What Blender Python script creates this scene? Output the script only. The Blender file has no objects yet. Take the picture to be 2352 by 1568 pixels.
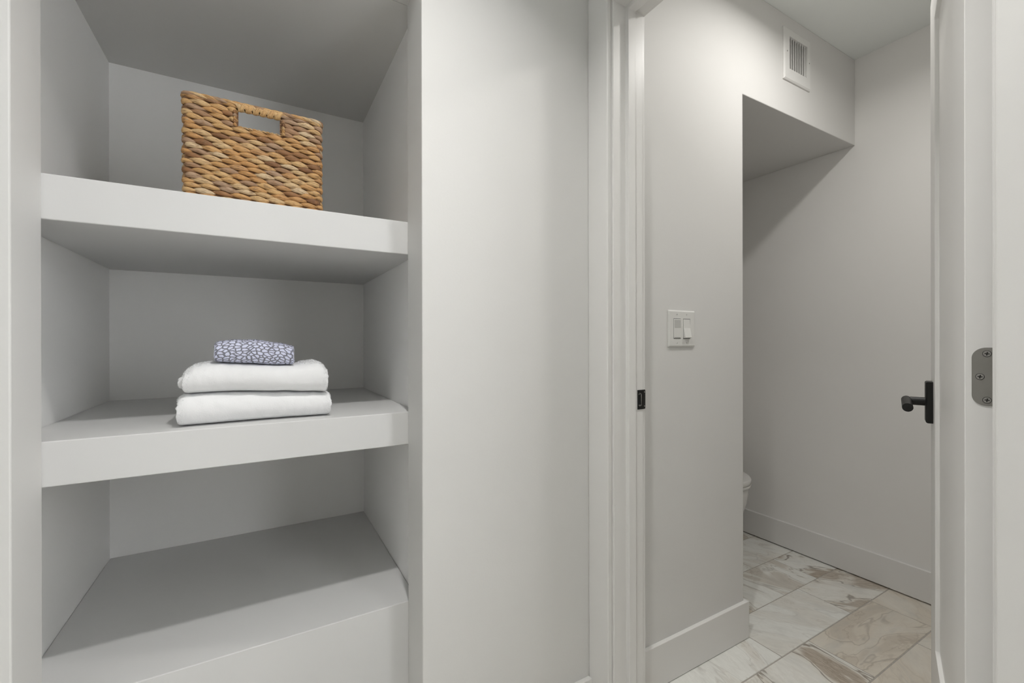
import bpy, bmesh, math, random
from mathutils import Vector, Matrix, noise

C = bpy.context.scene.collection
rng = random.Random(7)

# ------------------------------------------------------------------ camera
CAM_H = 1.11
YAW, PITCH, ROLL = math.radians(60.19), math.radians(-0.033), math.radians(-0.103)
F = Vector((math.cos(YAW), math.sin(YAW), 0.0))
R = Vector((math.sin(YAW), -math.cos(YAW), 0.0))
U = Vector((0, 0, 1.0))
F2 = F * math.cos(PITCH) + U * math.sin(PITCH)
U2 = U * math.cos(PITCH) - F * math.sin(PITCH)
R3 = R * math.cos(ROLL) + U2 * math.sin(ROLL)
U3 = U2 * math.cos(ROLL) - R * math.sin(ROLL)
cam_data = bpy.data.cameras.new('camera')
cam_data.sensor_width = 36.0
cam_data.lens = 1010.3 / 2352 * 36.0
cam_data.clip_start = 0.02
cam = bpy.data.objects.new('camera', cam_data)
C.objects.link(cam)
cam.matrix_world = Matrix((
    (R3.x, U3.x, -F2.x, 0.0),
    (R3.y, U3.y, -F2.y, 0.0),
    (R3.z, U3.z, -F2.z, CAM_H),
    (0, 0, 0, 1)))
bpy.context.scene.camera = cam

# ------------------------------------------------------------------ light
world = bpy.data.worlds.new('world')
bpy.context.scene.world = world
world.use_nodes = True
WORLD_COL, WORLD_STR = (0.965, 0.98, 1.0, 1.0), 7.0
bg = world.node_tree.nodes['Background']
bg.inputs['Color'].default_value = WORLD_COL
bg.inputs['Strength'].default_value = WORLD_STR


def lamp(name, loc, power, size, col, spread=180):
    d = bpy.data.lights.new(name, 'AREA')
    d.shape = 'DISK'
    d.size = size
    d.energy = power
    d.color = col
    d.spread = math.radians(spread)
    o = bpy.data.objects.new(name, d)
    o.location = loc
    C.objects.link(o)
    return o


lamp('hall_ceiling_lamp', (0.237, 0.41, 2.43), 6.7, 0.07, (1.0, 0.985, 0.96), 120)
lamp('bathroom_ceiling_lamp', (1.58, 0.53, 2.43), 6.6, 0.10, (1.0, 0.975, 0.94), 162)

vs = bpy.context.scene.view_settings
vs.view_transform = 'Standard'
vs.look = 'None'
vs.gamma = 1.0
vs.use_curve_mapping = False
vs.exposure = 0.0


# ------------------------------------------------------------------ helpers
def link(name, mesh, mat=None, parent=None):
    o = bpy.data.objects.new(name, mesh)
    C.objects.link(o)
    if mat is not None:
        for m in (mat if isinstance(mat, (list, tuple)) else [mat]):
            o.data.materials.append(m)
    if parent is not None:
        o.parent = parent
    return o


def obj(name, bm, mat=None, parent=None, smooth=False):
    me = bpy.data.meshes.new(name)
    bmesh.ops.recalc_face_normals(bm, faces=bm.faces)
    bm.to_mesh(me)
    bm.free()
    if smooth:
        me.polygons.foreach_set('use_smooth', [True] * len(me.polygons))
    return link(name, me, mat, parent)


def tag(o, label, cat, group=None, kind=None):
    o['label'] = label
    o['category'] = cat
    if group:
        o['group'] = group
    if kind:
        o['kind'] = kind
    return o


def struct(o, label, cat):
    return tag(o, label, cat, kind='structure')


def empty(name, loc, rz=0.0):
    o = bpy.data.objects.new(name, None)
    o.empty_display_size = 0.05
    C.objects.link(o)
    o.location = loc
    o.rotation_euler = (0, 0, rz)
    return o


def bevel(o, w, seg=2, ang=40):
    m = o.modifiers.new('bevel', 'BEVEL')
    m.width = w
    m.segments = seg
    m.limit_method = 'ANGLE'
    m.angle_limit = math.radians(ang)
    m.harden_normals = False
    return o


def box(bm, x0, x1, y0, y1, z0, z1, mi=0):
    v = [bm.verts.new((x, y, z)) for z in (z0, z1) for y in (y0, y1) for x in (x0, x1)]
    for idx in ((0, 2, 3, 1), (4, 5, 7, 6), (0, 1, 5, 4), (2, 6, 7, 3), (0, 4, 6, 2), (1, 3, 7, 5)):
        f = bm.faces.new([v[i] for i in idx])
        f.material_index = mi


def grid_solid(xs, ys, zs, solid):
    """watertight solid from the cells of a grid; only outside faces are made"""
    bm = bmesh.new()
    vd = {}

    def V(i, j, k):
        if (i, j, k) not in vd:
            vd[(i, j, k)] = bm.verts.new((xs[i], ys[j], zs[k]))
        return vd[(i, j, k)]
    nx, ny, nz = len(xs) - 1, len(ys) - 1, len(zs) - 1

    def S(i, j, k):
        if not (0 <= i < nx and 0 <= j < ny and 0 <= k < nz):
            return False
        return solid((xs[i] + xs[i + 1]) / 2, (ys[j] + ys[j + 1]) / 2, (zs[k] + zs[k + 1]) / 2)
    for i in range(nx):
        for j in range(ny):
            for k in range(nz):
                if not S(i, j, k):
                    continue
                if not S(i - 1, j, k):
                    bm.faces.new([V(i, j, k), V(i, j, k + 1), V(i, j + 1, k + 1), V(i, j + 1, k)])
                if not S(i + 1, j, k):
                    bm.faces.new([V(i + 1, j, k), V(i + 1, j + 1, k), V(i + 1, j + 1, k + 1), V(i + 1, j, k + 1)])
                if not S(i, j - 1, k):
                    bm.faces.new([V(i, j, k), V(i + 1, j, k), V(i + 1, j, k + 1), V(i, j, k + 1)])
                if not S(i, j + 1, k):
                    bm.faces.new([V(i, j + 1, k), V(i, j + 1, k + 1), V(i + 1, j + 1, k + 1), V(i + 1, j + 1, k)])
                if not S(i, j, k - 1):
                    bm.faces.new([V(i, j, k), V(i, j + 1, k), V(i + 1, j + 1, k), V(i + 1, j, k)])
                if not S(i, j, k + 1):
                    bm.faces.new([V(i, j, k + 1), V(i + 1, j, k + 1), V(i + 1, j + 1, k + 1), V(i, j + 1, k + 1)])
    return bm


def cyl(bm, p0, p1, r0, r1=None, n=24, cap=True, mi=0):
    p0, p1 = Vector(p0), Vector(p1)
    r1 = r0 if r1 is None else r1
    ax = (p1 - p0).normalized()
    a = ax.orthogonal().normalized()
    b = ax.cross(a)
    A = [bm.verts.new(p0 + (a * math.cos(t) + b * math.sin(t)) * r0) for t in [2 * math.pi * i / n for i in range(n)]]
    B = [bm.verts.new(p1 + (a * math.cos(t) + b * math.sin(t)) * r1) for t in [2 * math.pi * i / n for i in range(n)]]
    fs = []
    for i in range(n):
        fs.append(bm.faces.new([A[i], A[(i + 1) % n], B[(i + 1) % n], B[i]]))
    if cap:
        fs.append(bm.faces.new(A[::-1]))
        fs.append(bm.faces.new(B))
    for f in fs:
        f.material_index = mi


def loft(bm, rings, cap=True):
    R_ = [[bm.verts.new(p) for p in ring] for ring in rings]
    n = len(R_[0])
    for a, b in zip(R_[:-1], R_[1:]):
        for i in range(n):
            bm.faces.new([a[i], a[(i + 1) % n], b[(i + 1) % n], b[i]])
    if cap:
        bm.faces.new(R_[0][::-1])
        bm.faces.new(R_[-1])
    return R_


# ------------------------------------------------------------------ materials
def new_mat(name):
    m = bpy.data.materials.new(name)
    m.use_nodes = True
    nt = m.node_tree
    b = nt.nodes['Principled BSDF']
    return m, nt, b


def node(nt, typ, **kw):
    n = nt.nodes.new(typ)
    for k, v in kw.items():
        setattr(n, k, v)
    return n


def math_n(nt, op, a, b=None, clamp=False):
    n = node(nt, 'ShaderNodeMath', operation=op, use_clamp=clamp)
    for i, v in enumerate((a, b)):
        if v is None:
            continue
        if isinstance(v, (int, float)):
            n.inputs[i].default_value = v
        else:
            nt.links.new(v, n.inputs[i])
    return n.outputs[0]


def mix_c(nt, fac, a, b, blend='MIX'):
    n = node(nt, 'ShaderNodeMix', data_type='RGBA', blend_type=blend)
    for sock, v in ((n.inputs[0], fac), (n.inputs[6], a), (n.inputs[7], b)):
        if isinstance(v, (int, float)):
            sock.default_value = v
        elif isinstance(v, tuple):
            sock.default_value = (*v, 1.0) if len(v) == 3 else v
        else:
            nt.links.new(v, sock)
    return n.outputs[2]


def map_range(nt, v, a, b, c, d, smooth=True):
    n = node(nt, 'ShaderNodeMapRange', interpolation_type='SMOOTHSTEP' if smooth else 'LINEAR')
    nt.links.new(v, n.inputs[0])
    for i, x in enumerate((a, b, c, d)):
        n.inputs[1 + i].default_value = x
    return n.outputs[0]


def noise_n(nt, vec, scale, detail=3.0, rough=0.5, dist=0.0):
    n = node(nt, 'ShaderNodeTexNoise')
    n.inputs['Scale'].default_value = scale
    n.inputs['Detail'].default_value = detail
    n.inputs['Roughness'].default_value = rough
    n.inputs['Distortion'].default_value = dist
    if vec is not None:
        nt.links.new(vec, n.inputs['Vector'])
    return n.outputs['Fac']


def bump(nt, b, height, strength, dist):
    n = node(nt, 'ShaderNodeBump')
    n.inputs['Strength'].default_value = strength
    n.inputs['Distance'].default_value = dist
    nt.links.new(height, n.inputs['Height'])
    nt.links.new(n.outputs[0], b.inputs['Normal'])


def paint(name, col, rough=0.6, tex=0.06, scale=180.0, spec=0.3):
    m, nt, b = new_mat(name)
    geo = node(nt, 'ShaderNodeNewGeometry')
    soft = noise_n(nt, geo.outputs['Position'], 1.7, 2.0)
    v = map_range(nt, soft, 0.3, 0.7, 0.985, 1.015)
    c = mix_c(nt, 1.0, col, v, 'MULTIPLY')
    nt.links.new(c, b.inputs['Base Color'])
    b.inputs['Roughness'].default_value = rough
    b.inputs['Specular IOR Level'].default_value = spec
    if tex:
        h = noise_n(nt, geo.outputs['Position'], scale, 2.0)
        bump(nt, b, h, tex, 0.002)
    return m


def plain(name, col, rough=0.4, metal=0.0, spec=0.5, noise_amt=0.0):
    m, nt, b = new_mat(name)
    b.inputs['Roughness'].default_value = rough
    b.inputs['Metallic'].default_value = metal
    b.inputs['Specular IOR Level'].default_value = spec
    geo = node(nt, 'ShaderNodeNewGeometry')
    n = noise_n(nt, geo.outputs['Position'], 60.0, 3.0)
    v = map_range(nt, n, 0.3, 0.7, 1.0 - noise_amt, 1.0 + noise_amt)
    nt.links.new(mix_c(nt, 1.0, col, v, 'MULTIPLY'), b.inputs['Base Color'])
    return m


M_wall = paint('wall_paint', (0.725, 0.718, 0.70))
M_bath = paint('bathroom_wall_paint', (0.85, 0.838, 0.815))
M_ceil = paint('ceiling_paint', (0.86, 0.885, 0.865), rough=0.8)
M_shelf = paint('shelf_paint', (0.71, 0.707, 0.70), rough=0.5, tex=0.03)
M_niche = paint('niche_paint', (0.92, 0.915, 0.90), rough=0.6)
M_trim = paint('trim_paint', (0.79, 0.78, 0.76), rough=0.35, tex=0.0, spec=0.45)
M_door = paint('door_paint', (0.85, 0.84, 0.82), rough=0.38, tex=0.0, spec=0.45)
M_black = plain('matte_black_metal', (0.011, 0.011, 0.010), rough=0.42, metal=0.0, spec=0.28)
M_hole_shade = plain('hole_shade', (0.004, 0.004, 0.004), rough=0.8)
M_nickel = plain('satin_nickel', (0.27, 0.26, 0.24), rough=0.5, metal=0.3, noise_amt=0.03)
M_screw = plain('screw_steel', (0.33, 0.32, 0.30), rough=0.4, metal=0.3)
M_slot = plain('screw_recess', (0.02, 0.019, 0.018), rough=0.7)
M_plastic = plain('white_plastic', (0.74, 0.735, 0.71), rough=0.3)
M_sensor = plain('sensor_window', (0.55, 0.55, 0.53), rough=0.25)
M_gap = plain('dark_gap', (0.06, 0.06, 0.058), rough=0.8)
M_vent = plain('white_enamel', (0.77, 0.765, 0.745), rough=0.4)
M_china = plain('white_china', (0.72, 0.71, 0.69), rough=0.12, spec=0.6)
M_grout = plain('grout', (0.44, 0.41, 0.37), rough=0.85, noise_amt=0.08)


def marble():
    m, nt, b = new_mat('marble_tile')
    geo = node(nt, 'ShaderNodeNewGeometry')
    at = node(nt, 'ShaderNodeAttribute', attribute_name='tile')
    sep = node(nt, 'ShaderNodeSeparateColor')
    nt.links.new(at.outputs['Color'], sep.inputs[0])
    beige, brown, seed = sep.outputs[0], sep.outputs[1], sep.outputs[2]
    off = node(nt, 'ShaderNodeCombineXYZ')
    nt.links.new(math_n(nt, 'MULTIPLY', seed, 37.0), off.inputs[0])
    nt.links.new(math_n(nt, 'MULTIPLY', seed, 91.0), off.inputs[1])
    ad = node(nt, 'ShaderNodeVectorMath', operation='ADD')
    nt.links.new(geo.outputs['Position'], ad.inputs[0])
    nt.links.new(off.outputs[0], ad.inputs[1])
    rot = node(nt, 'ShaderNodeVectorRotate', rotation_type='Z_AXIS')
    nt.links.new(ad.outputs[0], rot.inputs['Vector'])
    nt.links.new(math_n(nt, 'ADD', math_n(nt, 'MULTIPLY', seed, 3.1416), 0.0), rot.inputs['Angle'])
    mp = node(nt, 'ShaderNodeMapping')
    mp.inputs['Scale'].default_value = (1.0, 2.7, 1.0)
    nt.links.new(rot.outputs[0], mp.inputs['Vector'])
    P = mp.outputs[0]
    cloud = noise_n(nt, P, 3.0, 4.0, 0.55, 0.6)
    fine = noise_n(nt, P, 26.0, 5.0, 0.65, 0.4)
    v1 = noise_n(nt, P, 3.0, 3.2, 0.5, 0.7)
    v2 = noise_n(nt, P, 5.2, 5.0, 0.58, 0.8)
    line1 = map_range(nt, math_n(nt, 'ABSOLUTE', math_n(nt, 'SUBTRACT', v1, 0.5)), 0.0, 0.022, 1.0, 0.0)
    line2 = map_range(nt, math_n(nt, 'ABSOLUTE', math_n(nt, 'SUBTRACT', v2, 0.47)), 0.0, 0.03, 1.0, 0.0)
    white, be = (0.86, 0.86, 0.82), (0.72, 0.66, 0.565)
    # base: white to beige
    bf = math_n(nt, 'ADD', math_n(nt, 'MULTIPLY', map_range(nt, cloud, 0.35, 0.65, -0.35, 0.35), 0.7), beige, clamp=True)
    c = mix_c(nt, bf, white, be)
    # soft grey clouds
    g = math_n(nt, 'MULTIPLY', map_range(nt, v2, 0.47, 0.75, 0.0, 1.0), 0.42)
    c = mix_c(nt, g, c, (0.50, 0.50, 0.47))
    # brown bodies
    bb = math_n(nt, 'MULTIPLY', map_range(nt, v1, 0.52, 0.58, 0.0, 1.0), brown)
    bcol = mix_c(nt, map_range(nt, fine, 0.35, 0.65, 0.0, 1.0), (0.36, 0.295, 0.23), (0.50, 0.43, 0.345))
    c = mix_c(nt, math_n(nt, 'MULTIPLY', bb, 0.92), c, bcol)
    # veins
    vs_ = math_n(nt, 'MULTIPLY', line1, math_n(nt, 'ADD', math_n(nt, 'MULTIPLY', brown, 0.75), 0.10))
    c = mix_c(nt, vs_, c, (0.20, 0.165, 0.13))
    vf = math_n(nt, 'MULTIPLY', math_n(nt, 'MULTIPLY', line2, map_range(nt, cloud, 0.4, 0.6, 0.15, 1.0)),
                math_n(nt, 'ADD', math_n(nt, 'MULTIPLY', brown, 0.5), 0.16))
    c = mix_c(nt, vf, c, (0.33, 0.27, 0.21))
    c = mix_c(nt, map_range(nt, fine, 0.3, 0.7, 0.0, 0.12), c, (0.45, 0.43, 0.39))
    nt.links.new(c, b.inputs['Base Color'])
    b.inputs['Roughness'].default_value = 0.38
    b.inputs['Specular IOR Level'].default_value = 0.35
    return m


M_marble = marble()


def seagrass():
    m, nt, b = new_mat('woven_water_hyacinth')
    at = node(nt, 'ShaderNodeAttribute', attribute_name='strand')
    sep = node(nt, 'ShaderNodeSeparateColor')
    nt.links.new(at.outputs['Color'], sep.inputs[0])
    tone, seed, along = sep.outputs[0], sep.outputs[1], sep.outputs[2]
    uv = node(nt, 'ShaderNodeUVMap', uv_map='fibre')
    ramp = node(nt, 'ShaderNodeValToRGB')
    el = ramp.color_ramp.elements
    cols = [(0.0, (0.020, 0.012, 0.008)), (0.08, (0.13, 0.060, 0.030)), (0.20, (0.26, 0.13, 0.055)),
            (0.34, (0.32, 0.215, 0.14)), (0.50, (0.42, 0.225, 0.085)), (0.66, (0.47, 0.295, 0.13)),
            (0.82, (0.48, 0.335, 0.18)), (1.0, (0.52, 0.44, 0.33))]
    cols = [(p, tuple(min(1.0, v * 1.27) for v in c)) for p, c in cols]
    while len(el) < len(cols):
        el.new(0.5)
    for e, (p, c) in zip(el, cols):
        e.position = p
        e.color = (*c, 1)
    nt.links.new(tone, ramp.inputs[0])
    off = node(nt, 'ShaderNodeVectorMath', operation='ADD')
    cx = node(nt, 'ShaderNodeCombineXYZ')
    nt.links.new(math_n(nt, 'MULTIPLY', seed, 53.0), cx.inputs[0])
    nt.links.new(math_n(nt, 'MULTIPLY', seed, 17.0), cx.inputs[1])
    nt.links.new(uv.outputs[0], off.inputs[0])
    nt.links.new(cx.outputs[0], off.inputs[1])
    mp = node(nt, 'ShaderNodeMapping')
    mp.inputs['Scale'].default_value = (1.4, 14.0, 1.0)
    nt.links.new(off.outputs[0], mp.inputs['Vector'])
    fib = noise_n(nt, mp.outputs[0], 1.0, 4.0, 0.6)
    mp2 = node(nt, 'ShaderNodeMapping')
    mp2.inputs['Scale'].default_value = (2.2, 3.0, 1.0)
    nt.links.new(off.outputs[0], mp2.inputs['Vector'])
    blot = noise_n(nt, mp2.outputs[0], 1.0, 3.0, 0.6)
    c = mix_c(nt, map_range(nt, fib, 0.47, 0.66, 0.0, 0.75), ramp.outputs[0], (0.16, 0.085, 0.04))
    c = mix_c(nt, map_range(nt, blot, 0.55, 0.75, 0.0, 0.45), c, (0.36, 0.18, 0.07))
    c = mix_c(nt, map_range(nt, blot, 0.42, 0.25, 0.0, 0.35), c, (0.50, 0.42, 0.30))
    nt.links.new(c, b.inputs['Base Color'])
    b.inputs['Roughness'].default_value = 0.55
    b.inputs['Specular IOR Level'].default_value = 0.3
    bump(nt, b, fib, 0.5, 0.0008)
    return m


M_weave = seagrass()


def terry(name, col):
    m, nt, b = new_mat(name)
    tc = node(nt, 'ShaderNodeTexCoord')
    n = noise_n(nt, tc.outputs['Object'], 420.0, 3.0, 0.7)
    soft = noise_n(nt, tc.outputs['Object'], 38.0, 3.0)
    c = mix_c(nt, map_range(nt, soft, 0.3, 0.7, 0.0, 0.10), col, tuple(x * 0.86 for x in col))
    nt.links.new(c, b.inputs['Base Color'])
    b.inputs['Roughness'].default_value = 0.95
    b.inputs['Specular IOR Level'].default_value = 0.1
    b.inputs['Sheen Weight'].default_value = 0.25
    bump(nt, b, n, 0.28, 0.002)
    return m


M_terry = terry('white_terry', (0.87, 0.87, 0.875))


def spotted():
    m, nt, b = new_mat('spotted_terry')
    uv = node(nt, 'ShaderNodeUVMap', uv_map='cloth')
    mp = node(nt, 'ShaderNodeMapping')
    mp.inputs['Scale'].default_value = (0.92, 1.5, 1.0)
    nt.links.new(uv.outputs[0], mp.inputs['Vector'])
    w = node(nt, 'ShaderNodeTexNoise')
    w.inputs['Scale'].default_value = 60.0
    nt.links.new(mp.outputs[0], w.inputs['Vector'])
    sc = node(nt, 'ShaderNodeVectorMath', operation='SCALE')
    sc.inputs['Scale'].default_value = 0.006
    nt.links.new(w.outputs['Color'], sc.inputs[0])
    ad = node(nt, 'ShaderNodeVectorMath', operation='ADD')
    nt.links.new(mp.outputs[0], ad.inputs[0])
    nt.links.new(sc.outputs[0], ad.inputs[1])
    vo = node(nt, 'ShaderNodeTexVoronoi', feature='DISTANCE_TO_EDGE', voronoi_dimensions='2D')
    vo.inputs['Scale'].default_value = 98.0
    vo.inputs['Randomness'].default_value = 0.85
    nt.links.new(ad.outputs[0], vo.inputs['Vector'])
    fine = noise_n(nt, uv.outputs[0], 700.0, 2.0)
    d = math_n(nt, 'ADD', vo.outputs['Distance'], map_range(nt, fine, 0.3, 0.7, -0.05, 0.05))
    f = map_range(nt, d, 0.115, 0.185, 0.0, 1.0)
    dark = mix_c(nt, map_range(nt, fine, 0.35, 0.65, 0.0, 1.0), (0.19, 0.19, 0.235), (0.28, 0.28, 0.335))
    c = mix_c(nt, f, dark, (0.74, 0.76, 0.92))
    nt.links.new(c, b.inputs['Base Color'])
    b.inputs['Roughness'].default_value = 0.95
    b.inputs['Specular IOR Level'].default_value = 0.1
    bump(nt, b, math_n(nt, 'ADD', math_n(nt, 'MULTIPLY', f, 0.6), fine), 0.5, 0.0025)
    return m


M_spots = spotted()

# ------------------------------------------------------------------ room shell
T = 0.115                    # wall thickness
NX0, NX1 = -0.343, 0.330     # opening of the linen niche
HEAD = 1.972                 # its head
NL, NR, NB = -0.403, 0.354, 1.795   # inside of the niche
NCEIL = 1.972
CEIL = 2.438
AX0, AX1 = 1.571, 2.447      # toilet alcove
SOFFIT = 2.034
ABACK = 2.10
PX0, PX1 = 0.8447, 0.9562    # partition with the doorway
JY0, JY1 = 0.1885, 0.9112    # faces of the door jambs
HEADJ = 2.046
XMIN, YMIN = -1.1, -1.7

VX0, VX1, VZ0, VZ1 = 1.874, 2.0105, 2.218, 2.351   # duct opening behind the vent
assert HEAD <= NCEIL
bm = grid_solid([XMIN, NX0, NX1, AX0, VX0, VX1, AX1], [1.0, 1.0 + T, ABACK], [0, HEAD, SOFFIT, SOFFIT + 0.08, VZ0, VZ1, CEIL],
                lambda x, y, z: not (y > 1.0 + T and (x < AX0 or z > SOFFIT + 0.08)) and not (NX0 < x < NX1 and z < HEAD) and not (x > AX0 and z < SOFFIT)
                and not (VX0 < x < VX1 and VZ0 < z < VZ1))
o = bevel(obj('wall_front', bm, M_wall), 0.0025)
struct(o, 'white painted wall with the linen niche opening and the light switch', 'wall')

bm = grid_solid([PX0, PX1], [YMIN, -1.02, -0.08, JY0 - 0.018, JY1 + 0.018, 1.0], [0, 0.70, HEADJ + 0.018, 2.1, CEIL],
                lambda x, y, z: not (JY0 < y < JY1 and z < HEADJ) and not (-1.02 < y < -0.08 and 0.70 < z < 2.1))
struct(obj('wall_middle', bm, M_wall), 'white partition wall around the bathroom doorway and its hall-side casing', 'wall')

bm = bmesh.new()
box(bm, AX1, AX1 + 0.1, -0.05, ABACK + 0.1, 0, CEIL)
struct(obj('wall_right', bm, M_bath), 'plain bathroom wall beyond the open door, above the long baseboard', 'wall')
bm = bmesh.new()
box(bm, PX1, AX1, -0.05, 0.06, 0, CEIL)
struct(obj('wall_back', bm, M_bath), 'bathroom wall behind the open door', 'wall')
bm = bmesh.new()
box(bm, AX0 - T, AX0, 1.0 + T, ABACK, 0, SOFFIT)
struct(obj('wall_alcove_left', bm, M_bath), 'side wall of the toilet alcove', 'wall')
bm = bmesh.new()
box(bm, AX0 - T, AX1, ABACK, ABACK + 0.1, 0, SOFFIT)
struct(obj('wall_alcove_back', bm, M_bath), 'back wall of the toilet alcove', 'wall')

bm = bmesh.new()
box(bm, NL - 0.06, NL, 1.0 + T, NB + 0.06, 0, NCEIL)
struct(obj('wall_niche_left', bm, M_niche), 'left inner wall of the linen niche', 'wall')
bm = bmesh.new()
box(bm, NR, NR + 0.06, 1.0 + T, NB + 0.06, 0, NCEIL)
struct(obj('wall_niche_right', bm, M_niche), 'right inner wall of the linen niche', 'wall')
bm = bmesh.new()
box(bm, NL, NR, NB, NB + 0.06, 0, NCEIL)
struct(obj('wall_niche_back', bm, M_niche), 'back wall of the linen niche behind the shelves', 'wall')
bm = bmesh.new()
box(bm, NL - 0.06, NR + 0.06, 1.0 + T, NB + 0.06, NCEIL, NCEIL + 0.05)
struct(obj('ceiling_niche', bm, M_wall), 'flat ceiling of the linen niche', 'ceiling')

bm = bmesh.new()
box(bm, XMIN - 0.1, XMIN, YMIN, 1.0 + T, 0, CEIL)
struct(obj('wall_left', bm, M_wall), 'side wall of the hall facing the doorway', 'wall')
bm = bmesh.new()
box(bm, XMIN, PX0, YMIN, YMIN + 0.1, 0, CEIL)
struct(obj('wall_hall_back', bm, M_wall), 'hall wall opposite the linen niche', 'wall')
bm = bmesh.new()
box(bm, XMIN, AX1 + 0.1, YMIN, ABACK + 0.1, CEIL, CEIL + 0.08)
struct(obj('ceiling', bm, M_ceil), 'flat ceiling of hall and bathroom', 'ceiling')

# ------------------------------------------------------------------ floor
PITCH_X, PITCH_Y = 0.50, 0.206
ROW_Y0, COL_A, COL_B = 0.869, 2.0895, 2.2595
G = 0.0021
SPEC = {  # (row, left joint): beige, brown, seed
    (0, 1.59): (0.04, 0.04, 0.33), (0, 2.09): (0.42, 0.80, 0.24), (0, 1.09): (0.02, 0.14, 0.55),
    (-1, 1.26): (0.40, 0.95, 0.52), (-1, 1.76): (1.0, 0.30, 0.04), (-1, 2.26): (0.95, 0.0, 0.66),
    (-2, 1.59): (0.95, 0.03, 0.77), (-2, 2.09): (0.9, 0.03, 0.20),
    (1, 1.76): (0.15, 0.40, 0.47), (1, 2.26): (0.20, 1.0, 0.27),
    (2, 1.59): (0.20, 0.15, 0.93), (2, 2.09): (0.20, 0.10, 0.37),
}
bm = bmesh.new()
lay = bm.loops.layers.float_color.new('tile')
box(bm, XMIN, AX1 + 0.1, YMIN, ABACK + 0.1, -0.06, -0.0012, 0)
row = -16
while ROW_Y0 + row * PITCH_Y < ABACK:
    y0 = ROW_Y0 + row * PITCH_Y
    base = COL_A if row % 2 == 0 else COL_B
    k = -10
    while base + k * PITCH_X < AX1 + 0.1:
        x0 = base + k * PITCH_X
        if x0 + PITCH_X > XMIN and y0 > YMIN:
            key = (row, round(x0 - 0.0045, 2))
            col = SPEC.get(key)
            if col is None:
                for kk, vv in SPEC.items():
                    if kk[0] == row and abs(kk[1] - x0) < 0.02:
                        col = vv
            if col is None:
                col = (rng.choice((0.1, 0.3, 0.8)), rng.random() ** 2 * 0.7, rng.random())
            xa, xb = max(x0 + G, XMIN), min(x0 + PITCH_X - G, AX1 + 0.1)
            ya, yb = y0 + G, min(y0 + PITCH_Y - G, ABACK + 0.1)
            n0 = len(bm.faces)
            e = 0.0008
            vb = [bm.verts.new(p) for p in ((xa, ya, -0.0014), (xb, ya, -0.0014), (xb, yb, -0.0014), (xa, yb, -0.0014))]
            vt = [bm.verts.new(p) for p in ((xa + e, ya + e, 0), (xb - e, ya + e, 0), (xb - e, yb - e, 0), (xa + e, yb - e, 0))]
            fs = [bm.faces.new(vt)] + [bm.faces.new([vb[i], vb[(i + 1) % 4], vt[(i + 1) % 4], vt[i]]) for i in range(4)]
            for f in fs:
                f.material_index = 1
                for lp in f.loops:
                    lp[lay] = (*col, 1.0)
        k += 1
    row += 1
struct(obj('floor', bm, [M_grout, M_marble]), 'white and beige marble tile floor in a staggered pattern', 'floor')

# ------------------------------------------------------------------ baseboards
BB, BT = 0.138, 0.014
bm = grid_solid([NX1 + 0.002, 0.8288], [1.0 - BT, 1.0], [0.002, BB], lambda x, y, z: True)
struct(bevel(obj('baseboard_front', bm, M_trim), 0.0015), 'white baseboard on the hall wall beside the niche', 'baseboard')
bm = grid_solid([0.9562, AX0, AX0 + BT], [1.0 - BT, 1.0, ABACK], [0.002, BB],
                lambda x, y, z: y < 1.0 or x > AX0)
struct(bevel(obj('baseboard_left', bm, M_trim), 0.0015), 'white baseboard under the light switch, turning into the alcove', 'baseboard')
bm = grid_solid([AX1 - BT, AX1], [0.06, ABACK], [0.006, BB], lambda x, y, z: True)
struct(bevel(obj('baseboard_right', bm, M_trim), 0.0015), 'long white baseboard along the bathroom wall past the toilet', 'baseboard')

# ------------------------------------------------------------------ door frame and casings
SX0, SX1, ST = 0.8901, 0.9167, 0.0118
bm = grid_solid([PX0, SX0, SX1, PX1], [JY0 - 0.018, JY0, JY0 + ST, JY1 - ST, JY1, JY1 + 0.018],
                [0.0, HEADJ - ST, HEADJ, HEADJ + 0.018],
                lambda x, y, z: y < JY0 or y > JY1 or z > HEADJ or
                (SX0 < x < SX1 and (y < JY0 + ST or y > JY1 - ST or z > HEADJ - ST)))
frame = bevel(obj('trim_1', bm, M_trim), 0.0012)
struct(frame, 'white door jamb with door stop and black strike plate', 'door frame')


def casing(name, xa, xb, label):
    ri, w = 0.0068, 0.081
    a, b_ = JY0 - 0.0045, JY1 + ri
    bm = grid_solid([xa, xb], [a - w, a, b_, 0.9995], [0.0, HEADJ + ri, HEADJ + ri + w],
                    lambda x, y, z: not (a < y < b_ and z < HEADJ + ri))
    struct(bevel(obj(name, bm, M_trim), 0.0025, 3), label, 'trim')


casing('trim_2', 0.8288, PX0, 'white flat casing around the bathroom doorway, hall side')
casing('trim_3', PX1, PX1 + 0.0165, 'white flat casing around the bathroom doorway, bathroom side')

# strike plate on the latch jamb (a part of the jamb)
sz0, sz1 = 0.9145, 0.9700
bm = bmesh.new()


def strike_y(x):
    return JY1 - 0.0012 + (0.0 if x < 0.955 else 22.0 * (x - 0.955) ** 2)


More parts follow.
